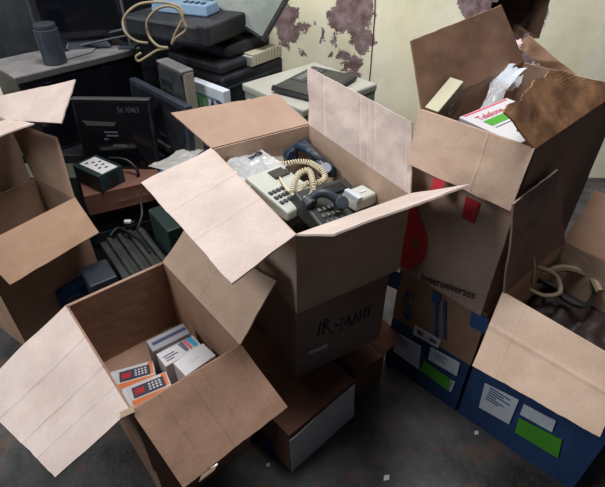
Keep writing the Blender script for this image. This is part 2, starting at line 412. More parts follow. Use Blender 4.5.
# --- front left box -----------------------------------------------------------
Z = .55
lN = at(131, 411, Z); lR = at(241, 345, Z); lB = at(160, 264, Z); lL = lN + lB - lR
rim = rect(lN, lR, lL); lN, lR, lB, lL = rim
ZL = .25
root, base, cc = carton('cardboard_box', 'open box in the front left corner holding small phone boxes', rim, ZL, M['left_flap'], seed=41)
flap(root, base, lN, lR, *hinge_pts(lN, lR, -35, (183, 488), (287, 407), cc), M['left_flap'], 'creased brown flap hanging over the front', 43,
     [('u', .22, .004, .012), ('u', .47, .005, .012), ('u', .60, .004, .012), ('u', .9, .003, .012), ('v', .12, .004, .02)], amp=.006)
flap(root, base, lR, lB, *hinge_pts(lB, lR, 45, (186, 229), (277, 281), cc)[::-1], M['pale_warm'], 'pale flap raised beneath the telephone box', 45, [('u', .5, .003, .012)])
flap(root, base, lL, lN, *hinge_pts(lL, lN, -22, (-25, 395), (57, 478), cc), M['pale'], 'pale lilac flap folded out to the left', 47, [('u', .35, .005, .012), ('u', .63, .005, .012), ('u', .8, .003, .012)])
flap(root, base, lB, lL, *hinge_len(lB, lL, -70, .2, .2, cc), M['tan'], None, 49)
# strips of tape on the front flap's outer edge
fa, fb = hinge_pts(lN, lR, -35, (183, 488), (287, 407), cc); fn = facing((lR-lN).cross(fa-lN), lN)
g = G(); pts = [(199, 482), (214, 471), (218, 463), (203, 470)]
g.sheet(*[onp(u, v, lN + fn*.004, fn) for u, v in pts], .001, 8, 4, .002, 2, hinge=False)
o = g.build('tape_scrap', M['glossy_tape'], root, off=base); o['label'] = 'peeling clear tape'
g = G(); pts = [(119, 413), (133, 406), (135, 412), (122, 418)]
g.sheet(*[onp(u, v, lN + V((0,0,.006)), V((0,0,1))) for u, v in pts], .001, 6, 3, .002, 2, hinge=False)
g.build('tape_scrap', M['glossy_tape'], root, off=base)
lo = [V((p.x, p.y, ZL - .002)) for p in rim]
lo = rect(lo[0] + (cc - V((lo[0].x, lo[0].y, cc.z))).normalized()*.008, lo[1] + (cc - V((lo[1].x, lo[1].y, cc.z))).normalized()*.008, lo[3] + (cc - V((lo[3].x, lo[3].y, cc.z))).normalized()*.008)
carton('cardboard_box', 'closed brown carton under the front left box', lo, 0, M['kraft_dark'], closed=True, seed=51)

# contents: phone boxes and white boxes
ZI = ZL + .0065
def slab(name, label, cat, a, b, d, zt, mat, zb=ZI, group=None):
    """small box: top corners a (origin), b (along x), d (along y) given in pixels"""
    A = at(*a, zt); B = at(*b, zt); D = at(*d, zt)
    x = (B - A); xn = x.normalized(); y = (D - A); y = y - xn*y.dot(xn)
    yaw = math.atan2(x.y, x.x); w = x.length; dd = y.length
    s = 1 if V((0,0,1)).dot(x.cross(y)) > 0 else -1
    root = thing(name, label, cat, V((A.x, A.y, zb)), (0, 0, yaw), group)
    g = G(); g.box(0, w, min(0, s*dd), max(0, s*dd), 0, zt - zb); g.build('body', mat, root, bevel=.002)
    return root, w, s*dd, zt - zb
def phone_box(label, a, b, d, zt):
    r, w, dd, h = slab('phone_box', label, 'phone box', a, b, d, zt, M['white_card'], group='boxed cordless phones in the front left box')
    q = lambda x0, x1, y0, y1, z: G().box(w*x0, w*x1, min(dd*y0, dd*y1), max(dd*y0, dd*y1), h, h + z)
    q(.14, .98, .72, .97, .0008).build('orange_band', M['orange'], r)
    q(.86, .97, .04, .64, .0008).build('orange_band', M['orange'], r)
    ph = q(.2, .9, .16, .66, .0012).build('printed_handset', M['phone_print'], r, bevel=.0004)
    q(.25, .45, .28, .54, .0016).build('printed_screen', M['red_ink'], ph)
    g = G()
    for i in range(4):
        for j in range(3):
            x = w*(.55 + i*.075); y = dd*(.25 + j*.12); g.box(x, x+w*.045, min(y, y+dd*.07), max(y, y+dd*.07), h + .001, h + .0018)
    g.build('printed_keys', M['white'], ph)
    g = G(); g.box(w*.02, w*.1, min(dd*.1, dd*.9), max(dd*.1, dd*.9), h, h + .0008); g.build('side_print', M['white'], r)
phone_box('white and orange phone box nearest the front flap of the front left box', (121, 389), (166, 371), (130, 409), .36)
phone_box('white and orange phone box behind the nearest one in the front left box', (110, 372), (153, 360), (117, 391), .345)
r, w, dd, h = slab('white_box', 'white box with dark stripes at the back of the front left box', 'small box', (146, 341), (183, 323), (152, 352), .40, M['grey_card'], group='small white boxes in the front left box')
G().box(w*.08, w*.97, min(dd*.35, dd*.6), max(dd*.35, dd*.6), h, h+.0008).build('stripe', M['navy_ink'], r)
G().box(-.0008, 0, min(dd*.05, dd*.95), max(dd*.05, dd*.95), .01, h*.9).build('stripe', M['grey_print'], r)
r, w, dd, h = slab('white_box', 'white box with a pink and blue picture in the middle of the front left box', 'small box', (156, 354), (192, 334), (165, 367), .385, M['white_card'], group='small white boxes in the front left box')
for nm, c_, x0, x1 in (('printed_picture', 'grey_print', .55, .68), ('printed_picture', 'pink_ink', .68, .78), ('printed_picture', 'cyan', .78, .93)):
    G().prism([V((w*x0, dd*.15, h)), V((w*x1, dd*.1, h)), V((w*(x1+.02), dd*.8, h)), V((w*(x0+.06), dd*.85, h))],
              [V((w*x0, dd*.15, h+.0008)), V((w*x1, dd*.1, h+.0008)), V((w*(x1+.02), dd*.8, h+.0008)), V((w*(x0+.06), dd*.85, h+.0008))]).build(nm, M[c_], r)
for k, (a_, b_) in enumerate(((.08, .38), (.1, .44), (.1, .3))): G().box(w*a_, w*b_, min(dd*(.4+.16*k), dd*(.46+.16*k)), max(dd*(.4+.16*k), dd*(.46+.16*k)), h, h+.0008).build('printed_line', M['navy_ink'], r)
r, w, dd, h = slab('white_box', 'plain white box nearest the raised right flap of the front left box', 'small box', (173, 363), (203, 343), (183, 378), .40, M['white'], group='small white boxes in the front left box')
G().box(w*.35, w*.65, min(dd*.4, dd*.55), max(dd*.4, dd*.55), h, h+.0008).build('faint_print', M['white_label'], r)
G().box(w*.1, w*.8, min(dd*.97, dd), max(dd*.97, dd), 0, .001).build('edge_print', M['grey_print'], r)

# --- right stack ---------------------------------------------------------------
pA = at(385, 362, 0); pB = at(456, 411, 0); dx = (pB - pA).normalized(); dy = V((-dx.y, dx.x, 0))
def frontbox(name, label, a, b, dep, zb, zt, mat, seed):
    r_ = [V((a.x, a.y, zt)), V((b.x, b.y, zt)), V((b.x, b.y, zt)) + dy*dep, V((a.x, a.y, zt)) + dy*dep]
    return carton(name, label, r_, zb, mat, closed=True, seed=seed)
rb1, bb1, _ = frontbox('cardboard_box', 'blue carton with white and green labels on the floor beside the centre stack', pA, pB - dx*.006, .5, 0, .262, M['blue_card'], 61)
rb2, bb2, _ = frontbox('cardboard_box', 'brown carton with blue stripes under the right telephone box', pA, pB - dx*.004, .5, .266, .517, M['kraft_dark'], 63)
pC = pB + dx*.42
rb3, bb3, _ = frontbox('cardboard_box', 'blue carton with labels under the lower right open box', pB + dx*.006 - dy*.0, pC, .55, 0, .396, M['blue_card'], 65)
nb = facing(dy, pA); P0 = pA + nb*.004
def lab(root, base, px, mat, name, label=None): return decal(root, base, [onp(u, v, P0, nb) for u, v in px], mat, name, n=nb, label=label)
lab(rb1, bb1, [(396, 332), (421, 346), (419, 369), (393, 351)], M['white_label'], 'label')
lab(rb1, bb1, [(431, 347), (460, 363), (457, 376), (428, 359)], M['white_label'], 'label')
lab(rb1, bb1, [(424, 361), (454, 382), (449, 391), (420, 370)], M['green_label'], 'green_label', 'green label')
lab(rb1, bb1, [(451, 380), (455, 382), (451, 392), (447, 389)], M['white'], 'label_edge')
lab(rb2, bb2, [(415, 325), (441, 340), (438, 348), (413, 334)], M['white'], 'label')
lab(rb2, bb2, [(418, 329), (424, 332), (423, 337), (417, 333)], M['black_ink'], 'label_print')
lab(rb2, bb2, [(430, 337), (437, 341), (436, 344), (429, 340)], M['black_ink'], 'label_print')
lab(rb2, bb2, [(433, 291), (441, 295), (439, 305), (432, 301)], M['blue_ink'], 'blue_mark')
lab(rb2, bb2, [(435, 302), (438, 303), (438, 338), (435, 336)], M['blue_ink'], 'blue_mark')
lab(rb2, bb2, [(443, 300), (446, 302), (446, 340), (443, 338)], M['blue_ink'], 'blue_mark')
lab(rb2, bb2, [(390, 268), (402, 274), (398, 290), (387, 285)], M['blue_ink'], 'blue_mark')
lab(rb2, bb2, [(472, 309), (489, 319), (486, 334), (470, 326)], M['blue_ink'], 'blue_mark')
g = G()
for s in ([(414, 298), (410, 294), (404, 296), (404, 302), (411, 308), (412, 315), (406, 318), (402, 312)], [(408, 290), (407, 322)]):
    g.tube(smoothpts([onp(u, v, P0, nb) for u, v in s], 4), .003, 5)
g.build('blue_symbol', M['blue_ink'], rb2, off=bb2)
lab(rb3, bb3, [(485, 383), (519, 400), (509, 424), (479, 407)], M['white_label'], 'label')
lab(rb3, bb3, [(524, 404), (556, 421), (552, 432), (520, 414)], M['white_label'], 'label')
lab(rb3, bb3, [(519, 418), (562, 440), (558, 458), (515, 432)], M['green_label'], 'green_label', 'green label')
g = G()
for k in range(6):
    a_ = onp(490, 388, P0 + nb*.002, nb) + V((0,0,-.012*k)); w_ = (.07, .05, .075, .03, .06, .045)[k]
    g.prism([a_, a_ + dx*w_, a_ + dx*w_ + V((0,0,.005)), a_ + V((0,0,.005))], [p + nb*.001 for p in (a_, a_ + dx*w_, a_ + dx*w_ + V((0,0,.005)), a_ + V((0,0,.005)))])
g.build('label_print', M['blue_ink'], rb3, off=bb3)
for bx_, by_, ws in ((399, 337, (.04, .05, .03, .045)), (434, 352, (.05, .03, .045))):
    g = G()
    for k, w_ in enumerate(ws):
        a_ = onp(bx_, by_, P0 + nb*.002, nb) + V((0,0,-.012*k)) + dx*.006
        g.prism([a_, a_ + dx*w_, a_ + dx*w_ + V((0,0,.003)), a_ + V((0,0,.003))], [p + nb*.001 for p in (a_, a_ + dx*w_, a_ + dx*w_ + V((0,0,.003)), a_ + V((0,0,.003)))])
    g.build('label_print', M['navy_ink'], rb1, off=bb1)

Z = 1.083
rN = V((.322, 1.258, Z)); rR = V((.545, 1.022, Z)); d_ = (rR - rN).normalized(); rp = V((-d_.y, d_.x, 0))
rim = [rN, rR, rR + rp*.585, rN + rp*.585]; rN, rR, rRB, rLB = rim
root, base, cc = carton('cardboard_box', 'tall open box of telephone packaging on top of the right stack', rim, .52, M['tan'], seed=71)
flap(root, base, rN, rR, *hinge_pts(rN, rR, -76, (408, 163), (511, 211), cc), M['pale_warm'], 'faded front flap folded down', 73, [('u', .64, .003, .012)], amp=.004)
flap(root, base, rLB, rN, *hinge_pts(rN, rLB, 72, (410, 41), (500, 5), cc)[::-1], M['kraft_dark'], 'brown flap standing upright', 75, amp=.004, rag=.004)
flap(root, base, rR, rRB, *hinge_pts(rR, rRB, 128, (505, 112), (549, 70), cc), M['torn'], 'stained torn flap leaning inward', 77, amp=.014, rag=.02)
flap(root, base, rLB + (rRB-rLB)*.22, rLB + (rRB-rLB)*.55, *hinge_pts(rLB, rRB, 86, (514, 43), (530, 36), cc), M['kraft'], 'narrow torn strip of flap', 79, amp=.01, rag=.02)
nf = facing(rp, rN); P1 = rN + nf*.004
def rlab(px, mat, name): return decal(root, base, [onp(u, v, P1, nf) for u, v in px], mat, name, n=nf)
rlab([(466, 196), (480, 203), (474, 224), (462, 217)], M['red_ink'], 'red_mark')
drop = [(406, 198), (414, 202), (419, 216), (425, 230), (427, 243), (424, 257), (417, 266), (409, 269), (402, 265), (399, 254), (400, 238), (405, 220), (406, 198)]
decal(root, base, [onp(p.x, p.y, P1, nf) for p in smoothpts([(a, b, 0) for a, b in drop], 4)[:-1]], M['red_ink'], 'red_mark', n=nf)
decal(root, base, [p + nf*.0016 for p in (onp(414, 236, P1, nf), onp(419, 241, P1, nf), onp(420, 247, P1, nf), onp(411, 245, P1, nf))], M['torn'], 'scuffed_patch', n=nf)
o_ = onp(421, 280, P1, nf); e_ = onp(474, 299, P1, nf)
text('hyperuniversos', o_, e_ - o_, V((0,0,1)), .046, M['black_ink'], root, off=base, width=(e_-o_).length, bold=.012)
fA, fB = hinge_pts(rN, rR, -76, (408, 163), (511, 211), cc); fn = facing((rR-rN).cross(fA-rN), rN)
decal(root, base, [onp(u, v, rN + fn*.004, fn) for u, v in ((434, 177), (446, 182), (441, 194), (430, 190))], M['red_ink'], 'red_mark', n=fn)

# contents of the right box
zc = .527
def pile(name, label, cat, a, b, d, zt, zb, mat, tilt=0):
    return slab(name, label, cat, a, b, d, zt, mat, zb)
# hidden layers of packaging carry what is on show
def inner(name, label, x0, x1, y0, y1, z0, z1, mat):
    o = thing(name, label, 'carton', rN + d_*x0 + rp*y0 + V((0,0,z0 - Z)), (0, 0, math.atan2(d_.y, d_.x)))
    G().box(0, x1-x0, 0, y1-y0, 0, z1-z0).build('body', mat, o, bevel=.003)
    gl = G(); gl.box((x1-x0)*.46, (x1-x0)*.54, 0, y1-y0, z1-z0, z1-z0+.001); gl.build('tape', M['tape'], o)
    return o
inner('small_carton', 'brown carton packed deep inside the tall right box', .02, .29, .03, .55, zc, .90, M['kraft_dark'])
def plane3(name, label, cat, a, b, d, za, zb_, zd, th, mat):
    A = at(*a, za); B = at(*b, zb_); D = at(*d, zd)
    x = (B-A).normalized(); y = D - A; y = y - x*y.dot(x); w = (B-A).length; dd = y.length; y.normalize(); n = x.cross(y)
    o = thing(name, label, cat); o.matrix_world = Matrix(((x.x, y.x, n.x, A.x), (x.y, y.y, n.y, A.y), (x.z, y.z, n.z, A.z), (0,0,0,1)))
    G().box(0, w, 0, dd, -th, 0).build('body', mat, o, bevel=.002)
    return o, w, dd
r, w, dd = plane3('packaging_box', 'cream and olive box leaning on the upright brown flap in the tall right box', 'box', (438, 112), (463, 82), (424, 109), 1.085, 1.135, 1.085, .09, M['olive'])
G().box(-.001, w+.001, -.001, dd+.001, -.004, .002).build('lid', M['cream_box'], r, bevel=.001)
text('C', (w*.42, 0, -.065), (1,0,0), (0,0,1), .045, M['white'], r, name='printed_letter')
# telephone box: white with pink lettering
r, w, dd = plane3('telephone_box', 'white telephone box with pink lettering and green panel in the tall right box', 'telephone box', (459, 117), (518, 144), (492, 92), 1.06, 1.06, 1.075, .09, M['white_card'])
text('Telefone', (w*.27, dd*.14, 0), (0, 1, 0), (-1, 0, 0), .034, M['pink_ink'], r, width=dd*.5, bold=.01)
G().box(w*.31, w*.47, dd*.14, dd*.60, 0, .001).build('green_panel', M['green_label'], r)
G().box(w*.52, w*.54, dd*.14, dd*.5, 0, .0008).build('printed_line', M['grey_print'], r)
G().box(w*.02, w*.06, dd*.06, dd*.94, 0, .0008).build('pink_band', M['pink_ink'], r)
g = G(); g.tube(smoothpts([(w*.42, dd*.9, .004), (w*.5, dd*.7, .004), (w*.66, dd*.5, .004), (w*.8, dd*.42, .004)]), .0028, 5); g.build('printed_cord', M['black_ink'], r)
G().cyl((w*.3, dd*.9, 0), .016, .001).build('printed_dot', M['grey_print'], r)
G().cyl((w*.78, dd*.3, 0), .007, .001).build('printed_dot', M['black_ink'], r)
# crumpled film and paper
def crumple(name, label, cat, px, z, mat, amp, seed, n=14, freq=14, th=.0008, kind=None):
    P = [at(u, v, zz) for (u, v), zz in zip(px, z)]; g = G()
    g.sheet(P[0], P[1], P[2], P[3], th, n, n, amp, seed, hinge=False, freq=freq, rag=.02)
    o = g.build(name, mat); 
    c = sum((V(v.co) for v in o.data.vertices), V())/len(o.data.vertices); zmin = min(v.co.z for v in o.data.vertices); c.z = zmin
    for v in o.data.vertices: v.co -= c
    o.location = c
    return tag(o, label, cat)
crumple('plastic_bag', 'crumpled clear plastic bag behind the telephone box in the right box', 'plastic bag', [(478, 110), (503, 100), (524, 74), (496, 84)], (1.05, 1.06, 1.08, 1.04), M['film'], .05, 3)
crumple('paper_sheet', 'loose grey paper sheet sticking up at the back of the tall right box', 'paper', [(480, 72), (508, 88), (524, 70), (508, 62)], (1.06, 1.08, 1.12, 1.1), M['white_label'], .01, 5)
g = G(); g.tube(smoothpts([at(u, v, z) for u, v, z in ((463, 112, .96), (468, 99, .99), (478, 94, 1.0), (486, 99, .98), (478, 106, .97), (470, 103, .98))]), .006, 6)
tag(g.build('cable', M['cable']), 'black cable coil between olive box and telephone box', 'cable')

crumple('paper_scrap', 'torn pinkish paper stuck at the back corner of the tall right box', 'paper scrap', [(500, 59), (511, 57), (524, 41), (510, 39)], (1.10, 1.10, 1.15, 1.15), M['pink_paper'], .03, 8)
# lower right open box
Z = .66
qK = at(500, 291, Z) + d_*.008; qF = at(546, 318, Z) + d_*.008; qx = (qF - qK).normalized(); qy = V((-qx.y, qx.x, 0))
rim = [qK, qK + qx*.34, qK + qx*.34 + qy*.36, qK + qy*.36]
root, base, cc = carton('cardboard_box', 'open box of cables at the right edge standing on blue cartons', rim, .4, M['pale_warm'], seed=81)
k2 = rim[1]
a2, b2 = hinge_pts(qK, k2, -45, (473, 366), (600, 437), cc)
flap(root, base, qK, k2, a2, b2, M['pale_warm'], 'wide pale flap hanging over the front', 83, [('v', .45, .004, .02), ('u', .2, .002, .01)])
a2, b2 = hinge_pts(qK, rim[3], 84, (513, 204), (556, 169), cc)
flap(root, base, rim[3], qK, b2, a2, M['grey_brown'], 'shaded flap standing upright at the left', 85)
flap(root, base, rim[2], rim[3], *hinge_len(rim[2], rim[3], 60, .18, .18, cc), M['kraft'], None, 87)
for k, (nm, lb, mt, rr, pts) in enumerate((
    ('cable', 'thick beige cable loop in the lower right box', 'old_cord', .007, [(510, 286, 0.59), (516, 272, 0.64), (526, 266, 0.66), (540, 268, 0.65), (556, 276, 0.62), (560, 292, 0.59), (545, 296, 0.59), (530, 290, 0.59)]),
    ('cable', 'thin pale cable arching up at the left flap of the lower right box', 'cord', .004, [(508, 288, 0.59), (512, 272, 0.67), (524, 258, 0.71), (530, 246, 0.75), (534, 262, 0.69), (533, 284, 0.59)]),
    ('cable', 'yellowed cable bundle lying along the far side of the lower right box', 'old_cord', .012, [(530, 278, 0.58), (545, 272, 0.59), (566, 268, 0.59), (590, 276, 0.58), (600, 292, 0.57)]),
    ('cable', 'black cable tangled under the beige one in the lower right box', 'cable', .008, [(516, 292, 0.55), (528, 280, 0.56), (548, 284, 0.57), (566, 300, 0.56), (586, 306, 0.56), (596, 290, 0.55)]))):
    g = G(); g.tube(smoothpts([at(*p) for p in pts]), rr, 7); tag(g.build(nm, M[mt]), lb, 'cable')
g = G(); g.sheet(*[V((p.x, p.y, .50)) + (V((cc.x, cc.y, .50)) - V((p.x, p.y, .50)))*.1 for p in rim], .12, 20, 20, .05, 8, hinge=False, freq=18)
tag(g.build('cable_heap', M['heap'], smooth=True), 'dark tangle of old cables filling the lower right box', 'cables', kind='stuff')

# --- telephones in the centre box ------------------------------------------------
def inb(s, t, z): return V((mN.x, mN.y, z)) + (mR - mN)*s + (mL - mN)*t
e = [inb(.03, .03, .66), inb(.97, .03, .66), inb(.97, .97, .66), inb(.03, .97, .66)]
g = G(); g.sheet(*e, .03, 30, 30, .035, 12, hinge=False, freq=14)
tag(g.build('scrap_heap', M['heap'], smooth=True), 'dark heap of scrap and cords in the bottom of the telephone box', 'scrap', kind='stuff')
YAW = math.atan2(ux.y, ux.x)
def phone(label, c, z, yaw, tilt, body, keys, w=.17, d=.21, keyc='grey_print', kx=0):
    p = at(*c, z); r = thing('telephone', label, 'telephone', p, (tilt[0], tilt[1], yaw), 'telephones in the centre box')
    g = G(); g.prism([V((-w/2,-d/2,0)), V((w/2,-d/2,0)), V((w/2,d/2,0)), V((-w/2,d/2,0))], [V((-w/2+.006,-d/2+.006,.03)), V((w/2-.006,-d/2+.006,.03)), V((w/2-.006,d/2-.01,.065)), V((-w/2+.006,d/2-.01,.065))])
    g.build('base', M[body], r, bevel=.006)
    def top(y): return .03 + (y + d/2 - .006)/(d - .016)*.035
    for i in range(4):
        for j in range(3):
            x = kx + i*.018; y = -.06 + j*.024
            k = G(); k.box(x, x+.012, y, y+.014, top(y) - .004, top(y) + .006); k.build('key', M[keyc], r, bevel=.001)
    g = G(); g.box(-.0, .07, .035, .075, top(.035)-.004, top(.075)+.002); g.build('display', M['screen'], r)
    return r
def handset(label, pts, rad, mat):
    P = smoothpts([at(*p) for p in pts], 5)
    r = thing('handset', label, 'handset', P[0], group='handsets in the centre box'); g = G(); g.tube(P, rad, 10); g.build('grip', M[mat], r, smooth=True, off=P[0])
    for q, nx_ in ((P[0], P[1]), (P[-1], P[-2])):
        ax = (q - nx_).cross(V((.3, .2, .1))).normalized()
        if ax.z > 0: ax = -ax
        g = G(); g.tube([q - ax*rad*1.0, q + ax*rad*.6, q + ax*rad*1.2], rad*1.55, 14); g.build('cap', M[mat], r, bevel=.004, off=P[0])
    return r
phone('pale grey desk telephone with dark keys in the centre box', (282, 199), .75, YAW + .35, (.10, .12), 'phone_grey', 12, .18, .2, 'phone_print', -.075)
phone('warm grey telephone base at the back corner of the centre box', (264, 163), .735, YAW + 1.0, (.05, -.08), 'dome_grey', 12, .16, .18)
phone('black desk telephone nearest the front flap of the centre box', (334, 216), .735, YAW + .1, (.12, .1), 'tray_black', 12, .22, .2, 'steel', -.08)
handset('dark navy handset lying against the back of the centre box', [(291, 156, .78), (297, 147, .81), (308, 150, .82), (318, 160, .80), (325, 170, .78)], .016, 'navy')
handset('second navy handset crossing at the back of the centre box', [(304, 143, .80), (312, 152, .82), (322, 161, .80), (330, 171, .76)], .014, 'slate')
handset('black handset resting on the black desk telephone', [(309, 202, .81), (317, 194, .835), (328, 194, .835), (341, 203, .81)], .014, 'slate')
handset('black handset stub on the plastic bag in the centre box', [(243, 165, .79), (251, 160, .80), (259, 157, .80)], .012, 'black')
def adaptor():
    r = thing('phone_adaptor', 'pale grey phone adaptor by the right flap of the centre box', 'adaptor', at(358, 203, .765), (.1, .15, YAW + .25))
    G().taper(-.055, .055, -.035, .04, 0, .04, .008, .008).build('body', M['phone_grey'], r, bevel=.007)
    G().box(-.05, -.03, -.03, .03, .035, .048).build('clip', M['white_label'], r, bevel=.002)
    G().box(-.01, .02, -.004, .004, .04, .043).build('slot', M['white'], r)
adaptor()
crumple('plastic_bag', 'clear plastic bag over the telephones in the centre box', 'plastic bag', [(212, 178), (246, 190), (286, 166), (252, 143)], (.80, .81, .82, .81), M['film'], .03, 9, n=22)
def coil(label, pts, rad=.0085, r=.0024, turns_per=.0085, mat='cord', z0=None):
    P = smoothpts([at(*p) for p in pts], 12); L = 0; out = []
    ln = [0]
    for a, b in zip(P, P[1:]): ln.append(ln[-1] + (b-a).length)
    tot = ln[-1]; n = int(tot/turns_per*9); k = 0
    for i in range(n+1):
        s = tot*i/n
        while k < len(ln)-2 and ln[k+1] < s: k += 1
        f = (s - ln[k])/max(1e-6, ln[k+1]-ln[k]); p = P[k].lerp(P[k+1], min(1, f)); t = (P[k+1]-P[k]).normalized()
        x = t.cross(V((0,0,1))).normalized(); y = t.cross(x); a = s/turns_per*2*math.pi
        out.append(p + x*math.cos(a)*rad + y*math.sin(a)*rad)
    g = G(); g.tube(out, r, 5); return tag(g.build('coiled_cord', M[mat], smooth=True), label, 'cord')
coil('beige coiled telephone cord looping over the telephones in the centre box',
     [(273, 164, .80), (285, 164, .815), (298, 162, .82), (310, 163, .82), (321, 170, .82), (325, 178, .81), (318, 183, .81), (306, 184, .81), (299, 192, .80), (304, 199, .80), (312, 195, .81), (313, 184, .83), (309, 171, .84), (300, 173, .83), (294, 183, .82), (292, 193, .81)])
g = G(); g.tube(smoothpts([at(*p) for p in ((275, 166, .80), (280, 178, .81), (288, 190, .81), (298, 198, .80), (306, 200, .79))]), .0035, 6)
tag(g.build('straight_cord', M['cord']), 'thin straight cream cord beside the coiled cord', 'cord')

# ---------------------------------------------------------------- equipment against the back wall
def local(name, label, cat, loc, yaw, group=None, rx=0, ry=0): return thing(name, label, cat, loc, (rx, ry, yaw), group)
# low wooden bench that carries the machines (hidden in the photo behind the boxes)
TB = .52
r = thing('wooden_bench', 'low dark wooden bench under the old printers', 'bench', (-.85, 2.35, 0))
G().box(-1.15, 1.05, -.29, .38, TB - .04, TB).build('top', M['black2'], r)
for sx in (-1.1, 1.0):
    for sy in (-.28, .3): G().box(sx - .03, sx + .03, sy - .03, sy + .03, 0, TB - .04).build('leg', M['black2'], r)

# grey printer / scanner with charcoal panel
A = at(243, 83, .85); yawp = math.atan2(-.24, .217)
W_, D_ = .40, .44
r = local('printer', 'pale grey printer with green grey front behind the centre box', 'printer', V((A.x, A.y, .0)), yawp)
G().box(0, W_, 0, D_, TB + .001, .84).build('body', M['pgreen'], r, bevel=.012)
G().box(-.004, W_+.004, -.006, D_, .815, .85).build('lid', M['pgrey'], r, bevel=.008)
G().box(.03, .15, -.008, 0, .75, .79).build('control_panel', M['beige'], r, bevel=.003)
G().box(.2, .37, -.009, 0, .60, .74).build('paper_tray', M['beige'], r, bevel=.004)
G().box(.255, .315, -.014, -.008, .68, .70).build('tray_handle', M['pgrey'], r, bevel=.003)
r, w, dd = plane3('document_tray', 'charcoal plastic panel lying on the pale grey printer', 'panel', (271, 87), (318, 99), (296, 62), .876, .874, .876, .016, M['tray_black'])
G().box(w*.05, w*.36, dd*.38, dd*.95, 0, .003).build('raised_strip', M['slate'], r, bevel=.002)
G().box(w*.12, w*.26, dd*.42, dd*.85, .003, .004).build('sticker', M['steel'], r)
G().box(w*.40, w*.96, dd*.05, dd*.95, 0, .002).build('recess', M['tray_black'], r, bevel=.002)
G().box(w*.02, w*.98, 0, dd*.04, 0, .008).build('rim', M['black'], r, bevel=.002)

# black multifunction printer
B0 = at(223, 78, .86); bx = (at(287, 54, .86) - B0).normalized(); by = V((-bx.y, bx.x, 0))
r = local('printer', 'large dusty black printer under the tilted screen', 'printer', V((B0.x, B0.y, 0)), math.atan2(bx.y, bx.x))
G().box(0, .42, 0, .42, TB + .001, .855).build('body', M['black'], r, bevel=.014)
G().box(.02, .42, .03, .41, .856, .90).build('scanner_lid', M['black2'], r, bevel=.012)
G().box(.10, .40, .06, .40, .90, .96).build('document_feeder', M['black2'], r, bevel=.02)
g = G()
for k in range(9): g.box(.20 + k*.022, .215 + k*.022, -.006, .055, .862, .915)
vb = g.build('vent_slat', M['beige'], r, bevel=.002)
G().box(.19, .41, .0, .06, .857, .905).build('vent_panel', M['pgrey'], r, bevel=.004)
G().box(-.008, 0, .04, .36, .66, .84).build('side_cover', M['black2'], r, bevel=.006)
G().box(-.003, .40, -.004, 0, .80, .81).build('trim_line', M['slate'], r)
# white leaflet box with green letters standing in front of it
S0 = at(189, 79, .84); S1 = at(223, 92, .84); sx = (S1 - S0); sx.z = 0; sxn = sx.normalized()
r = thing('paper_pack', 'white pack with green and navy letters leaning on the black printer', 'paper pack', V((S0.x, S0.y, TB + .002)), (0, 0, math.atan2(sx.y, sx.x)))
w = sx.length; h = .84 - TB - .002
G().box(0, w, 0, .04, 0, h).build('body', M['white_label'], r, bevel=.003)
text('NU', (w*.02, 0, h*.64), (1,0,0), (0,0,1), .10, M['green_ink'], r, width=w*.5, bold=.015)
text('AT', (w*.55, 0, h*.62), (1,0,0), (0,0,1), .10, M['navy_ink'], r, width=w*.4, bold=.015)
G().box(w*.04, w*.9, -.001, 0, h*.82, h*.86).build('printed_line', M['blue_dev'], r)

# tilted monitor on the printer
q = [aty(264, 42, 2.36), aty(281, 12, 2.40), aty(237, 17, 2.42)]
x = (q[1]-q[0]).normalized(); y = q[2]-q[0]; y = (y - x*y.dot(x)); dd = .30; y.normalize(); n = x.cross(y)
if n.dot(CAM - q[0]) < 0: n = -n; 
r = thing('flat_monitor', 'flat screen monitor tilted on one corner with a dusty grey screen', 'monitor')
y2 = n.cross(x); s_ = 1 if y2.dot(y) > 0 else -1
r.matrix_world = Matrix(((x.x, y2.x, n.x, q[0].x), (x.y, y2.y, n.y, q[0].y), (x.z, y2.z, n.z, q[0].z), (0,0,0,1)))
w = .24; 
yy = lambda a, b: (min(s_*a, s_*b), max(s_*a, s_*b))
G().box(0, w, *yy(0, .32), -.03, 0).build('housing', M['black'], r, bevel=.006)
for (x0, x1, y0, y1) in ((0, w, 0, .02), (0, w, .30, .32), (0, .018, .02, .30), (w-.018, w, .02, .30)):
    G().box(x0, x1, *yy(y0, y1), 0, .008).build('bezel', M['black'], r, bevel=.003)
G().box(.018, w-.018, *yy(.02, .30), 0, .003).build('screen', M['dusty_screen'], r)
G().cyl((w*.5, s_*.25, .003), .03, .001).build('dust_mark', M['pgrey'], r)

# small devices at the top: light blue unit and beige unit on a black shelf-like machine
n0 = at(130, 15, 1.08); n1 = at(197, 25, 1.08); nx_ = n1 - n0; nw = nx_.length; na = math.atan2(nx_.y, nx_.x)
r = local('network_printer', 'flat black machine on top of the black printer under the light blue unit', 'printer', V((n0.x, n0.y, .963)), na)
G().box(.10, nw - .02, .06, .26, 0, .03).build('foot', M['black2'], r, bevel=.006)
G().box(-.04, nw + .05, 0, .30, .03, .115).build('body', M['black2'], r, bevel=.01)
G().box(-.04, nw, -.006, 0, .10, .112).build('edge_strip', M['steel'], r)
zt = .963 + .116
c_ = at(182, 15, zt)
r = local('router', 'light blue plastic unit at the top of the pile', 'router', (c_.x, c_.y + .06, zt), na + .1)
G().taper(-.15, .15, -.05, .07, 0, .045, .006, .01).build('body', M['blue_dev'], r, bevel=.006)
for k in range(4): G().box(.02 + k*.03, .032 + k*.03, -.03, .0, .044, .05).build('button', M['slate'], r)
r = local('scanner', 'beige flat scanner at the top edge beside the tilted monitor', 'scanner', (-.33, 2.6, .962), -.35)
G().box(-.1, .16, -.08, .1, 0, .10).build('body', M['beige'], r, bevel=.008)
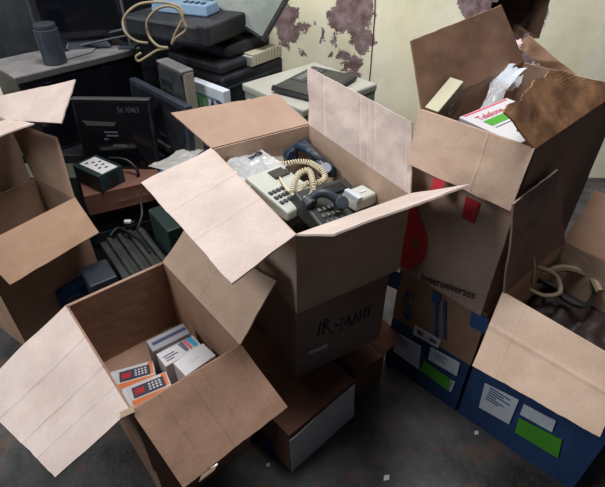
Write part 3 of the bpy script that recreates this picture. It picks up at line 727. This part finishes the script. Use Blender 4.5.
G().box(-.102, .162, -.082, .1, .10, .125).build('lid', M['pgrey'], r, bevel=.006)

p_ = aty(-20, 20, 2.70); q_ = aty(240, 20, 2.70)
r = thing('dark_backing', 'large black board added to darken the wall behind the old machines', 'board', (p_.x, 2.722, TB + .002), (0, 0, 0))  # added backing, blacks out the wall seen between the machines
G().box(0, q_.x - p_.x, 0, .018, 0, .95).build('sheet', M['black'], r, bevel=.003)
G().box(0, q_.x - p_.x, -.006, 0, .92, .95).build('edge_rail', M['slate'], r, bevel=.002)
# pc tower
T0 = at(181, 72, .92); T1 = at(155.7, 60, .92)
tx = (T0 - T1); tw = tx.length; ty = tx.normalized(); td = .06
r = local('computer_tower', 'small dusty computer tower with beige side beside the white pack', 'computer', V((T1.x, T1.y, TB + .001)), math.atan2(tx.y, tx.x))
hh = .92 - TB - .012
G().box(0, tw, .012, td, 0, hh).build('case', M['tower_shell'], r, bevel=.004)
G().box(.004, tw - .014, 0, .012, .0, hh - .01).build('front_panel', M['tower_face'], r, bevel=.003)
G().box(0, tw, 0, td, hh, hh + .012).build('dust_top', M['dusty'], r, bevel=.004)
for k in range(3): G().box(.03, .12, -.004, 0, hh - .09 - k*.05, hh - .06 - k*.05).build('drive_bay', M['black'], r)
G().box(.012, .02, -.005, 0, .04, hh - .06).build('edge_trim', M['steel'], r)

# big black set with dusty top
C0 = at(50, 68, .9); C1 = at(138, 47, .9); cx = C1 - C0; cw = cx.length
r = local('television', 'big black television set with a dusty ledge at the left', 'television', V((C0.x, C0.y, TB + .001)), math.atan2(cx.y, cx.x))
hh = .9 - TB - .001
G().box(-.15, cw, 0, .30, 0, hh - .012).build('housing', M['black'], r, bevel=.008)
G().box(-.16, cw + .005, -.01, .30, hh - .012, hh).build('dusty_ledge', M['dusty'], r, bevel=.003)
G().box(-.16, cw + .006, -.016, -.01, hh - .03, hh - .003).build('front_rail', M['steel'], r, bevel=.002)
G().box(-.12, cw - .03, -.006, 0, .03, hh - .05).build('screen', M['screen'], r, bevel=.003)
tv_x = cx.normalized(); tv_y = V((-tv_x.y, tv_x.x, 0))
# black monitor standing on the set
p = C0 + tv_x*.26 + tv_y*.13
r = local('crt_monitor', 'large black tube monitor standing on the television ledge', 'monitor', V((p.x, p.y, .901)), math.atan2(cx.y, cx.x) - .5)
G().box(-.22, .20, 0, .05, .05, .42).build('front_bezel', M['black'], r, bevel=.012)
G().prism([V((-.19,.05,.07)), V((.17,.05,.07)), V((.17,.05,.40)), V((-.19,.05,.40))], [V((-.10,.20,.13)), V((.08,.20,.13)), V((.08,.20,.33)), V((-.10,.20,.33))]).build('tube_housing', M['black2'], r, bevel=.01)
G().box(-.18, .16, -.004, 0, .09, .38).build('screen', M['screen'], r, bevel=.01)
G().taper(-.12, .10, .0, .17, 0, .05, .03, .02).build('stand', M['slate'], r, bevel=.006)
# dusty papers and a metal bracket on the ledge
def on_ledge(a, b, z): 
    return C0 + tv_x*a + tv_y*b + V((0, 0, z))
o = crumple('paper_sheet', 'dusty grey paper lying on the television ledge', 'paper', [(64, 60), (92, 52), (98, 46), (70, 50)], (.905,)*4, M['dusty'], .003, 2, n=6)
r = thing('metal_bracket', 'thin metal stand bracket on the television ledge', 'bracket', on_ledge(.38, .03, 0))
G().box(-.02, .06, -.02, .05, 0, .012).build('foot', M['slate'], r, bevel=.002)
G().box(.03, .04, .0, .01, .012, .22).build('upright', M['steel'], r)
g = G(); g.tube([V((-.18, .02, .04)), V((-.05, .02, .07)), V((.035, .005, .09))], .008, 6); g.build('rail', M['slate'], r)
g = G(); g.tube([V((-.20, -.02, .02)), V((-.05, -.02, .05)), V((.035, .005, .06))], .006, 6); g.build('rail', M['slate'], r)
r = thing('glass_jar', 'bluish plastic container at the left end of the television ledge', 'container', on_ledge(.05, .05, 0))
g = G(); g.tube([V((0,0,0)), V((0,0,.10)), V((0,0,.13)), V((0,0,.15))], .05, 16); g.build('body', M['slate'], r, bevel=.004)
g = G(); g.tube([V((0,0,.15)), V((0,0,.17))], .045, 16); g.build('lid', M['slate'], r, bevel=.004)
# cable loops
def cab(label, mat, rad, pts, name='cable'):
    g = G(); g.tube(smoothpts(pts, 8), rad, 7); o = g.build(name, M[mat], smooth=True)
    return tag(o, label, 'cable')
Yc = 2.3
cab('yellowed cable in a big loop standing above the dark machines', 'old_cord', .0055,
    [aty(*p) for p in ((148, 43, 2.09), (136, 41, 2.09), (126, 33, 2.09), (123, 22, 2.11), (128, 12, 2.12), (140, 4, 2.14), (158, 2, 2.14), (172, 4, 2.14), (182, 9, 2.12), (182, 20, 2.11), (175, 34, 2.10), (172, 44, 2.09), (176, 38, 2.07), (186, 30, 2.06), (184, 22, 2.06), (178, 10, 2.06), (168, 6, 2.06), (156, 10, 2.06), (147, 22, 2.06), (149, 36, 2.06), (158, 46, 2.04), (168, 48, 2.04), (158, 50, 2.04), (148, 56, 2.04), (139, 61, 2.04), (136, 57, 2.04), (141, 53, 2.04))])
cab('black cable coil lying between tower and black printer', 'cable', .006,
    [at(*p) for p in ((178, 50, .875), (190, 52, .875), (202, 48, .88), (206, 42, .89), (198, 40, .89), (186, 44, .88), (176, 40, .89), (188, 36, .90), (204, 38, .90))])
cab('black cable loop hanging over the left end of the television', 'cable', .007,
    [at(*p) for p in ((40, 30, .93), (56, 32, .93), (68, 36, .92), (70, 44, .91), (64, 50, .908), (54, 46, .908), (44, 50, .908))])

# flat dark panels (screens) leaning in front
def panel(name, label, cat, a, b, z, zlow, mat, parts, rx=-8):
    A = at(*a, z); B = at(*b, z); x = B - A; x.z = 0; w = x.length; h = z - zlow
    r = thing(name, label, cat, V((A.x, A.y, zlow)), (math.radians(rx), 0, math.atan2(x.y, x.x)))
    h = h/math.cos(math.radians(rx)); 
    G().box(0, w, 0, .035, 0, h).build('housing', M[mat], r, bevel=.005)
    parts(r, w, h); return r
def p1(r, w, h):
    G().box(.012, w - .012, -.003, 0, .02, h - .012).build('screen', M['screen'], r)
    G().box(0, w, -.006, .035, h - .003, h + .004).build('top_edge', M['steel'], r, bevel=.001)
    text('Sti 10463', (w*.58, -.003, h - .055), (1,0,0), (0,0,1), .034, M['steel'], r, name='handwriting', width=w*.27)
    g = G(); g.prism([V((w*.14,-.004,h*.64)), V((w*.50,-.004,h*.64)), V((w*.53,-.004,h*.69)), V((w*.09,-.004,h*.71))], [V((w*.14,-.003,h*.64)), V((w*.50,-.003,h*.64)), V((w*.53,-.003,h*.69)), V((w*.09,-.003,h*.71))]); g.build('silver_badge', M['steel'], r)
    for k, (a_, b_) in enumerate(((.35, .53), (.37, .53), (.33, .39))): G().box(w*a_, w*b_, -.004, -.003, h*(.54 - k*.05), h*(.56 - k*.05)).build('printed_line', M['grey_print'], r)
    G().box(w*.44, w*.62, -.004, -.003, h*.34, h*.375).build('sticker', M['steel'], r)
ZP = .44
panel('flat_monitor', 'black flat panel with white handwriting and a silver badge', 'monitor', (66, 103), (146, 104), .80, .48, 'black', p1)
def p2(r, w, h):
    G().box(.02, w - .02, -.003, 0, .03, h - .02).build('back_shell', M['black'], r, bevel=.002)
    G().box(w*.5, w*.62, -.006, -.003, h*.3, h*.34).build('connector', M['slate'], r)
    G().box(w*.3, w*.7, -.02, -.003, h*.1, h*.2).build('hinge_block', M['black2'], r, bevel=.004)
panel('flat_monitor', 'dark slate panel leaning between black panel and computer tower', 'monitor', (125, 79), (181, 108), .81, .522, 'slate', p2, rx=-4)

# power supply on a brown tray carton
t0 = at(84, 197, .478); t1 = at(150, 182, .478); tx = (t1 - t0).normalized(); ty = V((-tx.y, tx.x, 0))
rimt = [t0, t0 + tx*.34, t0 + tx*.34 + ty*.38, t0 + ty*.38]
rt, bt, _ = carton('cardboard_box', 'low dark brown carton with faint lettering under the power supply', rimt, .38, M['redbrown'], closed=True, seed=91)
nt_ = facing(ty, t0); o_ = t0 + tx*.12 + nt_*.003 + V((0, 0, -.06)); text('CELLULAR', o_, tx, V((0,0,1)), .026, M['kraft_dark'], rt, off=bt, width=.16)
s0 = at(72, 165, .561); s1 = at(98, 177, .561); xx = s1 - s0; xx.z = 0
r = local('power_supply', 'teal grey power supply with a white label on top', 'power supply', V((s0.x, s0.y, .481)), math.atan2(xx.y, xx.x))
w = xx.length; dd = .125
G().box(0, w, 0, dd, 0, .08).build('case', M['teal'], r, bevel=.003)
G().box(w*.1, w*.97, dd*.2, dd*.85, .08, .081).build('label', M['white'], r)
g = G()
for k in range(8): g.box(w*(.2 + .09*(k % 7)), w*(.26 + .09*(k % 7)), dd*(.3 + .06*((k*3) % 7)), dd*(.42 + .06*((k*3) % 7)), .081, .0815)
g.build('label_print', M['black_ink'], r)
G().cyl((w + .0005, dd*.5, .04), .032, .002, V((1,0,0))).build('fan_grille', M['black'], r)
# pile of dark machines on the floor carrying them
r = local('desktop_computer', 'dark desktop computer lying flat under the brown carton', 'computer', V((rimt[0].x, rimt[0].y, 0)) + tx*(-.06) + ty*.03, math.atan2(tx.y, tx.x))
G().box(0, .46, 0, .30, .0, .378).build('case', M['black'], r, bevel=.006)
G().box(.04, .42, -.006, 0, .20, .26).build('front_bezel', M['black2'], r, bevel=.003)
G().box(.34, .36, -.009, -.006, .12, .14).build('power_button', M['steel'], r)
G().box(.26, .28, -.009, -.006, .06, .08).build('socket', M['white'], r)
def machine(name, label, cat, c, z, yaw, w, d, h, mat, ridges=0, z0=0):
    p = at(*c, z); r = local(name, label, cat, V((p.x, p.y, z0)), yaw); h = z - z0
    G().box(-w/2, w/2, -d/2, d/2, 0, h).build('case', M[mat], r, bevel=.006)
    for k in range(ridges): G().box(-w/2 + .03 + k*.045, -w/2 + .052 + k*.045, -d/2 + .01, d/2 - .01, h, h + .022).build('ridge', M['tray_black'], r, bevel=.006)
    G().box(-w*.35, w*.2, -d/2 - .004, -d/2, h*.6, h*.8).build('front_plate', M['slate'], r, bevel=.002)
    return r
machine('desktop_computer', 'ribbed dark grey machine directly behind the front left box', 'computer', (136, 254), .30, YAW + .1, .2, .34, .28, 'tray_black', 4)
machine('desktop_computer', 'square slate box behind the left corner of the front left box', 'computer', (98, 272), .30, YAW + .1, .11, .14, .25, 'slate')
machine('desktop_computer', 'dark blue box at the left behind the front left box', 'computer', (66, 268), .20, YAW + .1, .16, .3, .2, 'blue_card')
machine('waste_bin', 'dark green plastic bin under the left flap of the centre box', 'bin', (174, 214), .46, YAW + .1, .15, .2, .46, 'dgreen')
crumple('plastic_sheet', 'grey plastic wrap lying under the left flap of the centre box', 'plastic sheet', [(148, 166), (172, 172), (204, 150), (186, 148)], (.58, .58, .60, .60), M['silver_film'], .02, 4, n=12)
crumple('plastic_bag', 'crumpled blue plastic bag beside the brown carton', 'plastic bag', [(136, 178), (152, 184), (166, 170), (142, 164)], (.44, .44, .47, .46), M['blue_bag'], .03, 6, n=12)
cab('black cable hanging past the brown carton and blue bag', 'cable', .007, [at(*p) for p in ((108, 158, .56), (126, 160, .55), (138, 172, .50), (136, 186, .44), (140, 198, .40), (142, 214, .36), (138, 228, .32))])
cab('black cord curled on the ribbed machine', 'cable', .006, [at(*p) for p in ((110, 236, .33), (118, 228, .34), (128, 232, .335), (140, 240, .33), (150, 252, .33))])
g = G(); r = thing('cable_plug', 'white plug on the dark floor behind the ribbed machine', 'plug', at(128, 223, .335))
G().box(-.015, .015, -.01, .01, 0, .014).build('body', M['white'], r, bevel=.003)
for k in (-1, 1): g = G(); g.tube([V((.015, .004*k, .007)), V((.03, .004*k, .007))], .002, 6); g.build('pin', M['steel'], r)

# left cartons, partly beyond the old frame edge
Z = .55
aR = at(75, 198, Z); da = V((-.57, -.82, 0)).normalized(); db = V((-.82, .57, 0)).normalized()
aN = aR + da*.40; aB = aR + db*.28; aL = aN + db*.28
rim = [aN, aR, aB, aL]
root, base, cc = carton('cardboard_box', 'open brown box at the left edge below the black panel', rim, 0.0, M['kraft'], seed=101)
flap(root, base, aN, aR, *hinge_pts(aN, aR, -30, (10, 285), (99, 233), cc), M['kraft'], 'brown flap folded out to the right', 103)
flap(root, base, aR, aB, *hinge_pts(aR, aB, 75, (58, 138), (8, 120), cc), M['kraft'], 'brown flap standing upright', 105)
Z = .80
eR = aB + db*.05; eR = V((eR.x, eR.y, Z))
eN = eR + da*.3; eB = eR + db*.3; eL = eN + db*.3
rim = [eN, eR, eB, eL]
root, base, cc = carton('cardboard_box', 'tall pale box at the far left with white flaps reaching over', rim, 0.0, M['pale_warm'], seed=111)
E_ = rim
g_a, g_b = hinge_pts(E_[1], E_[2], 38, (62, 124), (76, 80), cc)
flap(root, base, E_[1], E_[2], g_a, g_b, M['pale'], 'white flap reaching to the right', 113)
flap(root, base, E_[0], E_[1], *hinge_len(E_[0], E_[1], 10, .24, .22, cc), M['pale'], 'white flap over the brown box', 115)

# bits on the floor
for lb, u, v, s in (('small white paper scrap on the floor in front of the blue cartons', 476, 433, .008), ('tiny white paper scrap on the floor by the white sheet', 268, 465, .006), ('white paper scrap at the bottom edge of the floor', 386, 478, .010)):
    p = at(u, v, 0); g = G(); g.sheet(V((-s,-s,.002)), V((s,-s*.6,.002)), V((s*1.2,s,.003)), V((-s*.5,s*.8,.002)), .001, 3, 3, .002, u)
    o = g.build('paper_scrap', M['white']); o.location = (p.x, p.y, 0); tag(o, lb, 'paper scrap')

# ---------------------------------------------------------------- light, camera, world
def area(name, loc, target, size, power, color, sy=None):
    l = bpy.data.lights.new(name, 'AREA'); l.shape = 'RECTANGLE'; l.size = size; l.size_y = sy or size; l.energy = power; l.color = color
    o = bpy.data.objects.new(name, l); col.objects.link(o); o.location = loc
    o.rotation_euler = (V(target) - V(loc)).to_track_quat('-Z', 'Y').to_euler(); return o
area('skylight', (-2.6, .5, 3.2), (0, 2.0, .8), 1.0, 60, (1.0, .97, .95))
area('roof_opening', (.05, 1.45, 3.5), (.3, 2.75, .9), 1.3, 106, (.99, .98, 1.0), 1.0)
area('doorway_daylight', (-3.2, -.1, 1.25), (0, .75, 0), 1.2, 26, (.80, .90, 1.0), 1.4)
wd = bpy.data.worlds.new('room_ambient'); bpy.context.scene.world = wd; wd.use_nodes = True
bg = wd.node_tree.nodes['Background']; bg.inputs['Color'].default_value = (.75, .82, 1, 1); bg.inputs['Strength'].default_value = .04
cd = bpy.data.cameras.new('camera'); cam = bpy.data.objects.new('camera', cd); col.objects.link(cam)
cam.location = CAM; cam.rotation_euler = (math.pi/2 - PITCH, 0, 0)
cd.sensor_fit = 'HORIZONTAL'; cd.sensor_width = 36; cd.lens = 36*F/605; cd.clip_start = .02
sc = bpy.context.scene; sc.camera = cam
sc.view_settings.view_transform = 'Standard'; sc.view_settings.look = 'None'; sc.view_settings.gamma = 1; sc.view_settings.use_curve_mapping = False
sc.view_settings.exposure = 0.0
